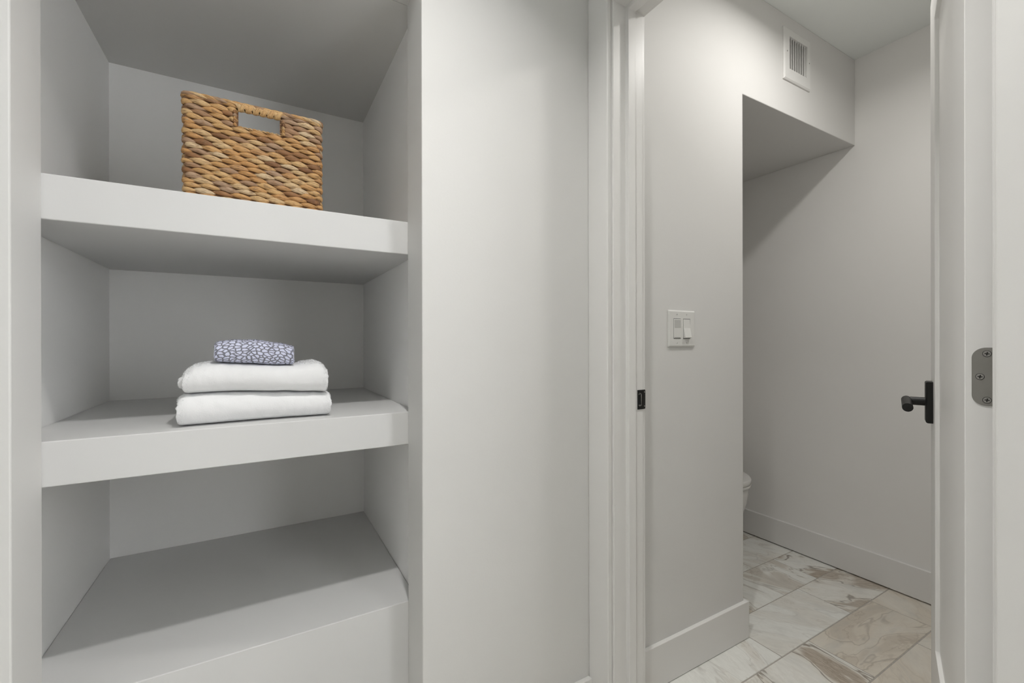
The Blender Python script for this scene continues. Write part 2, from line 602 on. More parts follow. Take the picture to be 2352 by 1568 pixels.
xs = [0.9335, 0.938, 0.9425, 0.9475, 0.952, 0.9555, 0.959, 0.9625, 0.966, 0.969]
for (za, zb) in ((sz0, sz0 + 0.013), (sz0 + 0.013, sz1 - 0.013), (sz1 - 0.013, sz1)):
    for i in range(len(xs) - 1):
        xa, xb = xs[i], xs[i + 1]
        if za > sz0 + 0.01 and zb < sz1 - 0.01 and 0.938 <= xa and xb <= 0.9475:
            continue

        def lim(x, z):
            r = 0.005
            if x > xs[-1] - r:
                d = r - math.sqrt(max(0, r * r - (x - xs[-1] + r) ** 2))
                return min(max(z, sz0 + d), sz1 - d)
            return z
        v = []
        for dy in (0.0, 0.0012):
            for (x, z) in ((xa, za), (xb, za), (xb, zb), (xa, zb)):
                v.append(bm.verts.new((x, strike_y(x) - 0.0006 + dy, lim(x, z))))
        for idx in ((0, 1, 2, 3), (7, 6, 5, 4), (0, 4, 5, 1), (1, 5, 6, 2), (2, 6, 7, 3), (3, 7, 4, 0)):
            bm.faces.new([v[i_] for i_ in idx])
bmesh.ops.remove_doubles(bm, verts=bm.verts, dist=0.00001)
strike = obj('strike_plate', bm, M_black, frame)
strike['label'] = 'matte black strike plate with latch hole'
bm = bmesh.new()
box(bm, 0.9385, 0.947, JY1 - 0.0008, JY1 - 0.0002, sz0 + 0.0135, sz1 - 0.0135)  # black sheet put in the hole for the shade inside it
obj('latch_hole_shade', bm, M_hole_shade, strike)
for zc in (sz0 + 0.0075, sz1 - 0.0075):
    bm = bmesh.new()
    cyl(bm, (0.9425, JY1 - 0.0026, zc), (0.9425, JY1 - 0.0014, zc), 0.0028, 0.0034, 16)
    obj('screw', bm, M_black, strike)
    bm = bmesh.new()
    cyl(bm, (0.961, strike_y(0.961) - 0.0018, zc + 0.0008), (0.961, strike_y(0.961) - 0.0005, zc + 0.0008), 0.0014, 0.0018, 12)
    obj('rivet', bm, M_screw, strike)
bm = bmesh.new()     # raised rim of the latch hole
for sgn, zc in ((-1, sz0 + 0.0135), (1, sz1 - 0.0135)):
    pts = []
    for i in range(9):
        t = math.pi * i / 8
        pts.append((0.9428 + 0.0050 * math.cos(t), zc + sgn * 0.0035 * math.sin(t)))
    for (a, b_) in zip(pts[:-1], pts[1:]):
        cyl(bm, (a[0], JY1 - 0.0018, a[1]), (b_[0], JY1 - 0.0018, b_[1]), 0.0009, n=8)
cyl(bm, (0.9476, JY1 - 0.0018, sz0 + 0.0135), (0.9476, JY1 - 0.0018, sz1 - 0.0135), 0.0009, n=8)
obj('latch_rim', bm, M_nickel, strike, True)

# ------------------------------------------------------------------ door
ALPHA = math.radians(19.65)
DW, DT = 0.711, 0.035
door = empty('door_1', (0.953, 0.2445, 0.0), ALPHA)
struct(door, 'white single panel door standing open into the bathroom', 'door')
SW = 0.137
bm = grid_solid([0, SW, DW - SW, DW], [-DT, -DT + 0.0088, -0.0088, 0.0], [0.012, 0.318, 1.930, 2.038],
                lambda x, y, z: not (SW < x < DW - SW and 0.318 < z < 1.930 and not (-DT + 0.0088 < y < -0.0088)))
bevel(obj('slab', bm, M_door, door), 0.0014, 2)

# lever handle
handle = empty('door_handle', (DW - 0.060, 0.0, 0.945))
handle.parent = door
handle['label'] = 'matte black lever handle on a rectangular plate'
bm = bmesh.new()
hw, hh, ht = 0.026, 0.055, 0.0145
rings = []
for (y, ins) in ((0.0, 0.0), (ht - 0.003, 0.0), (ht, 0.0028)):
    rings.append([Vector(p) for p in ((-hw + ins, y, -hh + ins), (hw - ins, y, -hh + ins), (hw - ins, y, hh - ins), (-hw + ins, y, hh - ins))])
loft(bm, rings)
bevel(obj('escutcheon', bm, M_black, handle), 0.0012, 2, 30)
bm = bmesh.new()
cyl(bm, (0, ht - 0.001, 0), (0, 0.0445, 0), 0.0112, n=32)
obj('neck', bm, M_black, handle)
bm = bmesh.new()
cyl(bm, (0.011, 0.0520, 0.001), (-0.0985, 0.0520, -0.0085), 0.0112, n=36)
bevel(obj('lever', bm, M_black, handle), 0.0008, 2, 40)

# hinge leaf on the hinge edge of the door
hinge = empty('hinge', (0.0, 0.0, 1.0545))
hinge.parent = door
hinge['label'] = 'dark satin nickel hinge leaf with three screws'
ry, rz_, rad = (-0.0415, -0.0078), 0.0445, 0.0159
out = []
for i in range(11):
    t = math.pi / 2 * i / 10
    out.append((ry[1] - rad + rad * math.cos(t), rz_ - rad + rad * math.sin(t)))
out += [(ry[0], rz_), (ry[0], -rz_)]
for i in range(11):
    t = -math.pi / 2 + math.pi / 2 * i / 10
    out.append((ry[1] - rad + rad * math.cos(t), -rz_ + rad + rad * math.sin(t)))
bm = bmesh.new()
loft(bm, [[Vector((0.0, y, z)) for y, z in out], [Vector((-0.0013, y, z)) for y, z in out]])
obj('leaf', bm, M_nickel, hinge)
bm = bmesh.new()
cyl(bm, (-0.003, -0.0435, -rz_), (-0.003, -0.0435, rz_), 0.0055, n=20)
obj('knuckle', bm, M_nickel, hinge)
for (sy, szz) in ((-0.0240, 0.0352), (-0.0166, 0.0), (-0.0240, -0.0355)):
    bm = bmesh.new()
    cyl(bm, (-0.0012, sy, szz), (-0.00155, sy, szz), 0.0050, n=28, mi=1)
    cyl(bm, (-0.0012, sy, szz), (-0.0020, sy, szz), 0.0046, 0.0041, n=28)
    a0 = 0.15
    for a in (a0, a0 + math.pi / 2):
        d = Vector((0, math.cos(a), math.sin(a)))
        p = Vector((0, -d.z, d.y))
        L, W = 0.0027, 0.00075
        c0 = Vector((-0.00212, sy, szz))
        v = [bm.verts.new(c0 + d * sx * L + p * sw * W) for sx, sw in ((-1, -1), (1, -1), (1, 1), (-1, 1))]
        w = [bm.verts.new(q.co + Vector((0.0003, 0, 0))) for q in v]
        for f in ([v[0], v[1], v[2], v[3]], [w[3], w[2], w[1], w[0]], *[[v[i], w[i], w[(i + 1) % 4], v[(i + 1) % 4]] for i in range(4)]):
            bm.faces.new(f).material_index = 1
    obj('screw', bm, [M_screw, M_slot], hinge)

# ------------------------------------------------------------------ shelves of the niche
SHELF = [(1.3335, 1.4172), (0.8455, 0.9290), (0.0, 0.4424)]
LABS = ['thick white built-in shelf carrying the woven basket',
        'thick white built-in shelf carrying the folded towels',
        'empty white bottom shelf with a solid front down to the floor']
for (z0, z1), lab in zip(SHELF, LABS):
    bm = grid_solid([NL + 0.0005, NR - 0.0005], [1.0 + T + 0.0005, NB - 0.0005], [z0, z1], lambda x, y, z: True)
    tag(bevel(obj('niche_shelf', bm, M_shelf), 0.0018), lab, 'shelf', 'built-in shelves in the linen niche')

# ------------------------------------------------------------------ woven basket
BX0, BX1, BY0, BY1, BZ0, BZ1 = -0.1455, 0.1345, 1.152, 1.402, 1.4172, 1.6405
HX0, HX1, HZ0, HZ1 = -0.0400, 0.0400, 1.5875, 1.6225
bcx, bcy = (BX0 + BX1) / 2, (BY0 + BY1) / 2
basket = empty('woven_basket', (bcx, bcy, BZ0))
tag(basket, 'rectangular woven water hyacinth basket with a handle slot, on the top shelf', 'basket')
RC = 0.014       # corner radius of the centre line
INS = 0.0045     # centre line of the strands inside the outline


def perim():
    """points, outward normals along the rounded rectangle, starting at front left, going +X"""
    hx, hy = (BX1 - BX0) / 2 - INS, (BY1 - BY0) / 2 - INS
    segs = []
    corners = [((hx - RC), -(hy - RC), -90), ((hx - RC), (hy - RC), 0), (-(hx - RC), (hy - RC), 90), (-(hx - RC), -(hy - RC), 180)]
    pts = []
    for cx_, cy_, a0 in corners:
        for i in range(9):
            a = math.radians(a0 + 90 * i / 8)
            pts.append((Vector((cx_ + RC * math.cos(a), cy_ + RC * math.sin(a), 0)), Vector((math.cos(a), math.sin(a), 0))))
    return pts


PP = perim()
PL = [0.0]
for i in range(len(PP)):
    PL.append(PL[-1] + (PP[(i + 1) % len(PP)][0] - PP[i][0]).length)
TOTAL = PL[-1]


def at_s(s):
    s = s % TOTAL
    lo = 0
    for i in range(len(PP)):
        if PL[i] <= s <= PL[i + 1]:
            lo = i
            break
    a, b_ = PP[lo], PP[(lo + 1) % len(PP)]
    t = (s - PL[lo]) / max(1e-9, PL[lo + 1] - PL[lo])
    return a[0].lerp(b_[0], t), (a[1].lerp(b_[1], t)).normalized()


def strand_layers(bm):
    return bm.loops.layers.float_color.new('strand'), bm.loops.layers.uv.new('fibre')


def leaf_strand(bm, lays, path, hh_, th, tone, seed, nring=11, nsec=8, power=0.72):
    """path(t) -> point, outward normal, up vector for t in -1..1; a flattened spindle of strand"""
    rings, us = [], []
    for i in range(nring):
        t = -1 + 2 * i / (nring - 1)
        k = max(0.06, (1 - t * t)) ** power
        p, n, up = path(t)
        ring = []
        for j in range(nsec):
            a = 2 * math.pi * j / nsec
            ring.append(bm.verts.new(p + up * (math.cos(a) * hh_ * k) + n * (math.sin(a) * th * (0.45 + 0.55 * k))))
        rings.append(ring)
        us.append(t)
    fs = []
    for i in range(nring - 1):
        for j in range(nsec):
            f = bm.faces.new([rings[i][j], rings[i][(j + 1) % nsec], rings[i + 1][(j + 1) % nsec], rings[i + 1][j]])
            cr = [(us[i], j), (us[i], j + 1), (us[i + 1], j + 1), (us[i + 1], j)]
            for lp, (uu, vv) in zip(f.loops, cr):
                lp[lays[0]] = (tone, seed, 0.5 + 0.5 * uu, 1)
                lp[lays[1]].uv = (uu, vv / nsec)
            fs.append(f)
    for f in fs:
        f.smooth = True


def rand_tone(zrel):
    r = rng.random()
    if r < 0.09:
        return rng.uniform(0.10, 0.2)
    if r < 0.24 + 0.22 * max(0, zrel - 0.55):
        return rng.uniform(0.24, 0.36)
    if r < 0.50:
        return rng.uniform(0.74, 0.90)
    return rng.uniform(0.46, 0.74)


bm = bmesh.new()
lays = strand_layers(bm)
NROW = 21
zb, zt = BZ0 + 0.0052, BZ1 - 0.0075
SEG = 0.0345
UPZ = Vector((0, 0, 1))
front_len = PL[-1] - 0
# the front side is the stretch of the outline whose normal points to -Y
for r_ in range(NROW):
    zr = zb + (zt - zb) * r_ / (NROW - 1)
    zrel = r_ / (NROW - 1)
    nseg = int(round(TOTAL / SEG))
    L = TOTAL / nseg
    ph = (0.5 if r_ % 2 else 0.0) + rng.uniform(-0.12, 0.12)
    hh_row = (zt - zb) / (NROW - 1) * 0.5 * rng.uniform(1.02, 1.16)
    for q in range(nseg):
        sc_ = (q + ph) * L
        pc, nc = at_s(sc_)
        half = L * rng.uniform(0.60, 0.68)
        s0, s1 = sc_ - half, sc_ + half
        on_front = abs(nc.y) > 0.9
        if on_front and HZ0 - 0.004 < zr < HZ1 + 0.004:
            xc = pc.x + bcx
            sgn = 1 if nc.y < 0 else -1        # direction of travel in X
            xa, xb = xc - half, xc + half
            if xa > HX0 - 0.006 and xb < HX1 + 0.006:
                continue
            # shorten the strand where it would reach into the slot
            if xc < 0 and xb > HX0 - 0.001:
                cut = xb - (HX0 - 0.001)
                if sgn > 0:
                    s1 -= cut
                else:
                    s0 += cut
            elif xc > 0 and xa < HX1 + 0.001:
                cut = (HX1 + 0.001) - xa
                if sgn > 0:
                    s0 += cut
                else:
                    s1 -= cut
            if s1 - s0 < 0.014:
                continue
        sm, hl = (s0 + s1) / 2, (s1 - s0) / 2
        slant = rng.uniform(0.0010, 0.0022) * (hl / half)
        dz0 = rng.uniform(-0.0007, 0.0007)
        hv = hh_row * rng.uniform(0.92, 1.20)
        thv = rng.uniform(0.0030, 0.0039)

        def path(t, sm=sm, hl=hl, slant=slant, zr=zr, dz0=dz0):
            p, n = at_s(sm + hl * t)
            out = 0.0022 * math.cos(t * math.pi * 0.95) - 0.0004
            q_ = p + n * out
            return Vector((q_.x, q_.y, zr - BZ0 + dz0 - slant * math.sin(t * math.pi / 2))), n, UPZ
        leaf_strand(bm, lays, path, hv, thv, rand_tone(zrel), rng.random(), 11, 8)
    # dark liner added behind the rows so that no light shows between the strands
n_st = len(bm.faces)


def liner_ring(z):
    return [bm.verts.new((p.x - n.x * 0.0022, p.y - n.y * 0.0022, z)) for p, n in PP]


def liner_faces(f):
    for lp in f.loops:
        lp[lays[0]] = (0.03, 0.1, 0.5, 1)
        lp[lays[1]].uv = (0, 0)


# added dark liner, opened at the handle slots (front and back)
hx, hy = (BX1 - BX0) / 2 - INS - 0.0022, (BY1 - BY0) / 2 - INS - 0.0022
zt_l = BZ1 - BZ0 - 0.006
for sgn in (-1, 1):
    y = sgn * hy
    xa, xb = HX0 - bcx - 0.001, HX1 - bcx + 0.001
    za, zb2 = HZ0 - BZ0 - 0.001, HZ1 - BZ0 + 0.001
    xs_, zs_ = [-hx, xa, xb, hx], [0.003, za, zb2, zt_l]
    for i in range(3):
        for k in range(3):
            if i == 1 and k == 1:
                continue
            liner_faces(bm.faces.new([bm.verts.new(p) for p in ((xs_[i], y, zs_[k]), (xs_[i + 1], y, zs_[k]), (xs_[i + 1], y, zs_[k + 1]), (xs_[i], y, zs_[k + 1]))]))
    x = sgn * hx
    liner_faces(bm.faces.new([bm.verts.new(p) for p in ((x, -hy, 0.003), (x, hy, 0.003), (x, hy, zt_l), (x, -hy, zt_l))]))
liner_faces(bm.faces.new([bm.verts.new(p) for p in ((-hx, -hy, 0.004), (hx, -hy, 0.004), (hx, hy, 0.004), (-hx, hy, 0.004))]))
me = bpy.data.meshes.new('body')
bm.to_mesh(me)
bm.free()
body = link('body', me, M_weave, basket)

# braided rim
bm = bmesh.new()
lays = strand_layers(bm)
nseg = int(TOTAL / 0.019)
L = TOTAL / nseg
for q in range(nseg):
    sc_ = q * L
    pc, nc = at_s(sc_)
    for side in (0, 1):
        hl = L * 1.15

        def path(t, sc_=sc_, hl=hl, side=side):
            p, n = at_s(sc_ + hl * t + side * L * 0.5)
            o_ = (0.0030 if side == 0 else -0.0030)
            q_ = p + n * (o_ * math.cos(t * 1.5) + 0.0006)
            zz = BZ1 - BZ0 - 0.0042 - (0.0032 * t if side == 0 else -0.0032 * t) + 0.0012 * math.cos(t * 1.5)
            return Vector((q_.x, q_.y, zz)), n, UPZ
        leaf_strand(bm, lays, path, 0.0040, 0.0031, rng.choice((0.3, 0.55, 0.62, 0.8, 0.9)) + rng.uniform(-0.04, 0.04), rng.random(), 8, 7)
me = bpy.data.meshes.new('rim')
bm.to_mesh(me)
bm.free()
link('rim', me, M_weave, basket)
basket.location.z = BZ0 + 0.0002 - min(v.co.z for v in body.data.vertices)

# wrapped grips over the slots and the bound edges of the slots
for sgn in (-1, 1):
    y = sgn * ((BY1 - BY0) / 2 - INS)
    bm = bmesh.new()
    lays = strand_layers(bm)
    zc = (HZ1 + BZ1) / 2 - BZ0 + 0.0005
    ez, ey = 0.0098, 0.0068
    x0_, x1_ = HX0 - bcx - 0.003, HX1 - bcx + 0.003
    nb = 12
    for i in range(nb):
        xm = x0_ + (x1_ - x0_) * (i + 0.5) / nb
        tilt = 0.0050 if i % 2 else -0.0050
        tone, seed = rng.uniform(0.55, 0.8), rng.random()
        w = (x1_ - x0_) / nb * rng.uniform(0.72, 0.9)
        bumpf = 1.04 if i % 2 else 0.97
        rings = []
        NA = 20
        for j in range(NA):
            a = 2 * math.pi * j / NA
            cz_, cy_ = math.cos(a), math.sin(a)
            rr = []
            for (dx, kk) in ((-w, 0.90), (-w * 0.6, 1.02), (0, 1.06), (w * 0.6, 1.02), (w, 0.90)):
                rr.append(bm.verts.new((xm + dx + tilt * cz_, y + ey * bumpf * kk * cy_, zc + ez * bumpf * kk * cz_)))
            rings.append(rr)
        for j in range(NA):
            for k in range(4):
                f = bm.faces.new([rings[j][k], rings[(j + 1) % NA][k], rings[(j + 1) % NA][k + 1], rings[j][k + 1]])
                f.smooth = True
                for lp, (uu, vv) in zip(f.loops, ((j, k), (j + 1, k), (j + 1, k + 1), (j, k + 1))):
                    lp[lays[0]] = (tone, seed, 0.5, 1)
                    lp[lays[1]].uv = (uu / 6.0, vv / 5.0)
    me = bpy.data.meshes.new('grip')
    bm.to_mesh(me)
    bm.free()
    link('grip', me, M_weave, basket)

    bm = bmesh.new()
    lays = strand_layers(bm)
    for xe in (HX0 - bcx - 0.0025, HX1 - bcx + 0.0025):
        for i in range(5):
            z_ = HZ0 - BZ0 + (HZ1 - HZ0) * (i + 0.4) / 5
            tone, seed = rand_tone(0.8), rng.random()

            def path(t, xe=xe, z_=z_):
                a = t * 2.4
                d = -1 if xe < 0 else 1
                return (Vector((xe + d * (0.0060 - 0.0036 * math.cos(a)), y - 0.0062 * math.sin(a) * -sgn * -1, z_ + 0.001 * t)),
                        Vector((-d * math.cos(a), sgn * math.sin(a), 0)), UPZ)
            leaf_strand(bm, lays, path, 0.0042, 0.0012, tone, seed, 10, 7, 0.3)
    nn = 9
    for i in range(nn):
        xm = HX0 - bcx + (HX1 - HX0) * (i + 0.5) / nn
        for side in (0, 1):
            def path(t, xm=xm, side=side):
                yo = 0.0026 if side else -0.0026
                return (Vector((xm + 0.0068 * t + side * 0.004, y + yo * math.cos(t * 1.4), HZ0 - BZ0 - 0.0015 + 0.001 * math.cos(t * 1.5) + (0.0012 if side else -0.0012) * t)),
                        Vector((0, -1, 0)), UPZ)
            leaf_strand(bm, lays, path, 0.0021, 0.0024, rng.uniform(0.5, 0.85), rng.random(), 7, 6)
    me = bpy.data.meshes.new('slot_binding')
    bm.to_mesh(me)
    bm.free()
    link('slot_binding', me, M_weave, basket)


# ------------------------------------------------------------------ towels
def lerp_tab(tab, x):
    if x <= tab[0][0]:
        return tab[0][1]
    for (a, va), (b_, vb) in zip(tab[:-1], tab[1:]):
        if x <= b_:
            t = (x - a) / (b_ - a)
            t = t * t * (3 - 2 * t)
            return va + (vb - va) * t
    return tab[-1][1]


def towel_mesh(name, loc, x0, x1, yf, yb, bot, top, endr, seed, mat, nx=90, nc=44, wob=0.0016, fuzz=0, fuzz_len=0.003, yfun=None, ex=3.2, uvs=False, topfuzz=None, mid_thin=True):
    """folded towel: rounded front fold, slightly ragged ends; coordinates relative to loc"""
    bm = bmesh.new()
    uvl = bm.loops.layers.uv.new('cloth') if uvs else None
    rings, arcs = [], []
    lx, ly, lz = loc
    for i in range(nx + 1):
        t = i / nx
        u = 0.5 - 0.5 * math.cos(math.pi * t)
        u = 0.35 * t + 0.65 * u
        x = x0 + (x1 - x0) * u
        d = min(x - x0, x1 - x)
        k = 1.0
        if d < endr:
            k = math.sqrt(max(0.0, 1 - (1 - d / endr) ** 2)) * 0.28 + 0.72 if d > 1e-6 else 0.72
        zb_, zt_ = bot(x), top(x)
        yc, hy_ = (yf + yb) / 2, (yb - yf) / 2
        zc, hz_ = (zb_ + zt_) / 2, (zt_ - zb_) / 2
        yo = yfun(x) if yfun else 0.0
        ring = []
        for j in range(nc):
            a = 2 * math.pi * j / nc
            ca, sa = math.cos(a), math.sin(a)
            r_ = (abs(ca) ** ex + abs(sa) ** ex) ** (-1 / ex)
            # square-ish in depth, rounded fold at the front
            yy = hy_ * (1 - (1 - min(1, abs(r_ * ca))) * (hz_ / hy_) * 2.2) * (1 if ca > 0 else -1) if abs(ca) > 0.02 else hy_ * 0.9 * ca
            cc = math.copysign(abs(ca) ** 0.35, ca)
            yy = cc * (hy_ - hz_ * 0.9) + r_ * ca * hz_ * 0.9
            zz = r_ * sa * hz_ * k
            p = Vector((x, yc + yy * (0.985 + 0.015 * k) + yo, zc + zz))
            q = p * 45 + Vector((seed, 0, 0))
            w = noise.noise(q) * wob + noise.noise(p * 140 + Vector((seed, 3, 0))) * wob * 0.45
            dirv = Vector((0, ca, sa))
            if zz < -0.8 * hz_:
                w *= 0.15
            p += dirv * w
            if d < endr:
                p.x += noise.noise(Vector((seed, p.y * 90, p.z * 160))) * 0.003
            p.z = min(max(p.z, zb_ + 0.0002), zt_)
            ring.append(bm.verts.new((p.x - lx, p.y - ly, p.z - lz)))
        rings.append(ring)
        ac = [0.0]
        for j in range(nc):
            ac.append(ac[-1] + (ring[(j + 1) % nc].co - ring[j].co).length)
        arcs.append(ac)
    for i in range(nx):
        for j in range(nc):
            f = bm.faces.new([rings[i][j], rings[i][(j + 1) % nc], rings[i + 1][(j + 1) % nc], rings[i + 1][j]])
            if uvs:
                for lp, (ii, jj) in zip(f.loops, ((i, j), (i, j + 1), (i + 1, j + 1), (i + 1, j))):
                    lp[uvl].uv = (lp.vert.co.x, arcs[ii][jj])
    caps = [bm.faces.new(rings[0][::-1]), bm.faces.new(rings[-1])]
    bmesh.ops.recalc_face_normals(bm, faces=bm.faces)
    for f in bm.faces:
        f.smooth = True
    if fuzz:
        r2 = random.Random(seed * 11 + 1)
        faces = [f for f in bm.faces if len(f.verts) == 4]
        areas = [f.calc_area() for f in faces]
        picks = r2.choices(faces, areas, k=fuzz)
        data = []
        for f in picks:
            a, b_ = r2.random(), r2.random()
            v = [q.co for q in f.verts]
            p = v[0].lerp(v[1], a).lerp(v[3].lerp(v[2], a), b_)
            uvp = (f.loops[0][uvl].uv + f.loops[2][uvl].uv) / 2 if uvs else None
            data.append((p.copy(), f.normal.copy(), uvp))
        zmin = min(v.co.z for v in bm.verts)
        for p, n, uvp in data:
            t1 = n.orthogonal().normalized()
            ang = r2.uniform(0, 6.28)
            t1 = (Matrix.Rotation(ang, 3, n) @ t1)
            L = fuzz_len * r2.uniform(0.5, 1.3)
            if mid_thin and n.y < -0.35 and x0 + 0.012 < p.x + lx < x1 - 0.012:
                continue
            if abs(n.z) > 0.75 and not (topfuzz and n.z > 0 and topfuzz(p.x)):
                continue
            tip = p + n * L * 0.8 + t1 * L * r2.uniform(0.1, 0.9)
            tip.z = max(tip.z, bot(tip.x + lx) - lz + 0.0002)
            if not (topfuzz and topfuzz(p.x)):
                tip.z = min(tip.z, top(tip.x + lx) - lz)
            s = n.cross(t1) * 0.00055
            vv = [bm.verts.new(p - s - n * 0.0004), bm.verts.new(p + s - n * 0.0004), bm.verts.new(tip)]
            f = bm.faces.new(vv)
            if uvs:
                for lp in f.loops:
                    lp[uvl].uv = (p.x, uvp[1])
    me = bpy.data.meshes.new(name)
    bm.to_mesh(me)
    bm.free()
    return link(name, me, mat, None)


S2 = 0.9290
low_top = [(-0.150, 0.9945), (-0.135, 0.9970), (-0.06, 0.9975), (0.04, 0.9930), (0.10, 0.9885), (0.149, 0.9850)]
up_top = [(-0.145, 1.043), (-0.1375, 1.0518), (-0.1225, 1.0600), (-0.0957, 1.0640), (-0.05, 1.0615), (-0.0314, 1.0600), (0.0373, 1.0545),
          (0.075, 1.0545), (0.100, 1.0590), (0.118, 1.0618), (0.130, 1.0580), (0.142, 1.047)]
loc = (0.0, 1.25, S2)
lower = towel_mesh('bath_towel', loc, -0.152, 0.1500, 1.1465, 1.36, lambda x: S2, lambda x: lerp_tab(low_top, x), 0.007, 3.1, M_terry,
                   fuzz=30000, yfun=lambda x: 0.004 * math.sin(x * 18 + 1))
lower.location = loc
tag(lower, 'folded white terry towel at the bottom of the stack, lying on the shelf', 'towel')
loc = (0.0, 1.25, 1.0)
upper = towel_mesh('bath_towel', loc, -0.1425, 0.1430, 1.1445, 1.355, lambda x: lerp_tab(low_top, x) + 0.0006, lambda x: lerp_tab(up_top, x), 0.009, 8.7, M_terry,
                   fuzz=30000, topfuzz=lambda x: x > 0.085 or x < -0.100, yfun=lambda x: 0.003 * math.sin(x * 15 + 3))
upper.location = loc
tag(upper, 'folded white terry towel between the plain towel below and the spotted one', 'towel')
# inner layers of the fold, peeping out at the left end
flap = towel_mesh('inner_fold', loc, -0.1515, -0.136, 1.162, 1.33, lambda x: 1.008, lambda x: 1.034, 0.006, 5.2, M_terry, nx=16, nc=30, fuzz=1800)
flap.parent = upper
pr_bot = [(-0.087, 1.0655), (-0.05, 1.0622), (-0.03, 1.0606), (0.0373, 1.0552), (0.072, 1.0552)]
pr_top = [(-0.087, 1.1085), (-0.078, 1.1110), (-0.05, 1.1140), (-0.0147, 1.1140), (0.0377, 1.1065), (0.0705, 1.0990)]
loc = (0.0, 1.23, 1.08)
pr = towel_mesh('hand_towel', loc, -0.0870, 0.0700, 1.158, 1.30, lambda x: lerp_tab(pr_bot, x), lambda x: lerp_tab(pr_top, x), 0.0045, 1.9, M_spots,
                nx=70, nc=40, wob=0.0012, fuzz=9000, fuzz_len=0.0022, ex=4.5, uvs=True, topfuzz=lambda x: True)
pr.location = loc
tag(pr, 'small grey towel with pale lavender spots folded on top of two white towels', 'towel')

# ------------------------------------------------------------------ light switch plate
PCX, PCZ, PW, PH, PT = 1.2265, 1.151, 0.131, 0.122, 0.0062
sw = empty('light_switch', (PCX, 1.0, PCZ))
tag(sw, 'white double wall plate with a dimmer and a rocker switch, beside the doorway', 'light switch')
bm = bmesh.new()
rings = []
for (y, ins) in ((0.0, 0.0), (-PT * 0.55, 0.0006), (-PT, 0.0042)):
    rings.append([Vector(p) for p in ((-PW / 2 + ins, y, -PH / 2 + ins), (PW / 2 - ins, y, -PH / 2 + ins), (PW / 2 - ins, y, PH / 2 - ins), (-PW / 2 + ins, y, PH / 2 - ins))])
loft(bm, rings)
bevel(obj('wall_plate', bm, M_plastic, sw), 0.0012, 2, 20)
DX = 0.0235
DWd, DHd = 0.0335, 0.0665
for sx in (-1, 1):
    cx_ = sx * DX - 0.002
    bm = bmesh.new()
    # frame shadow gaps above and below the insert
    box(bm, cx_ - DWd / 2, cx_ + DWd / 2, -PT - 0.0003, -PT + 0.001, DHd / 2 - 0.0012, DHd / 2 + 0.0002)
    box(bm, cx_ - DWd / 2, cx_ + DWd / 2, -PT - 0.0003, -PT + 0.001, -DHd / 2 - 0.0004, -DHd / 2 + 0.0014)
    box(bm, cx_ - DWd / 2 - 0.0006, cx_ - DWd / 2, -PT - 0.0002, -PT + 0.001, -DHd / 2, DHd / 2)
    box(bm, cx_ + DWd / 2, cx_ + DWd / 2 + 0.0006, -PT - 0.0002, -PT + 0.001, -DHd / 2, DHd / 2)
    g_ = obj('insert_gap', bm, M_gap, sw)
    if sx < 0:
        bm = bmesh.new()
        box(bm, cx_ - DWd / 2, cx_ + DWd / 2, -PT - 0.0016, -PT + 0.0005, -DHd / 2 + 0.0014, DHd / 2 - 0.0012)
        dm = bevel(obj('dimmer', bm, M_plastic, sw), 0.0006, 2)
        bm = bmesh.new()
        box(bm, cx_ - DWd / 2 + 0.002, cx_ + DWd / 2 - 0.001, -PT - 0.0022, -PT - 0.001, 0.0035, DHd / 2 - 0.0045)
        bevel(obj('sensor_window', bm, M_sensor, dm), 0.0005, 2)
        bm = bmesh.new()
        box(bm, cx_ - DWd / 2 + 0.002, cx_ + DWd / 2 - 0.002, -PT - 0.0019, -PT - 0.001, -DHd / 2 + 0.0028, -DHd / 2 + 0.0036)
        obj('slider_slot', bm, M_gap, dm)
    else:
        prof = [(-PT + 0.0005, DHd / 2 - 0.0012), (-PT - 0.0006, DHd / 2 - 0.0012), (-PT - 0.0020, 0.002), (-PT - 0.0086, -DHd / 2 + 0.0046), (-PT - 0.0084, -DHd / 2 + 0.0028), (-PT + 0.0005, -DHd / 2 + 0.0016)]
        bm = bmesh.new()
        loft(bm, [[Vector((cx_ + s * (DWd / 2 - 0.0008), y, z)) for y, z in prof] for s in (-1, 1)])
        bevel(obj('rocker', bm, M_plastic, sw), 0.0006, 2, 12)
    for sz_ in (-1, 1):
        bm = bmesh.new()
        zc = sz_ * 0.0475
        cyl(bm, (cx_, -PT + 0.0004, zc), (cx_, -PT - 0.0011, zc), 0.0031, 0.0024, 18)
        box(bm, cx_ - 0.0004, cx_ + 0.0004, -PT - 0.0013, -PT - 0.0009, zc - 0.002, zc + 0.002, 1)
        obj('screw', bm, [M_plastic, M_gap], sw)

# ------------------------------------------------------------------ air vent
VCX, VCZ = 1.9375, 2.277
vent = empty('air_vent', (VCX, 1.0, VCZ))
tag(vent, 'square white air vent with vertical louvers, high on the wall above the alcove', 'air vent')
ow, oh = 0.101, 0.106
iw, ih = (VX1 - VX0) / 2 - 0.001, (VZ1 - VZ0) / 2 - 0.001
icx, icz = (VX0 + VX1) / 2 - VCX, (VZ0 + VZ1) / 2 - VCZ
bm = bmesh.new()
prof = [(0.0, 1.0, 0.0), (-0.0045, 1.0, 0.0), (-0.0085, 1.0, 0.006)]
outer = [[(-ow + i, y, -oh + i), (ow - i, y, -oh + i), (ow - i, y, oh - i), (-ow + i, y, oh - i)] for y, _, i in prof]
inner = [[(icx - iw, y, icz - ih), (icx + iw, y, icz - ih), (icx + iw, y, icz + ih), (icx - iw, y, icz + ih)] for y in (-0.0085, 0.022)]
rings = [[bm.verts.new(p) for p in rr] for rr in outer + inner]
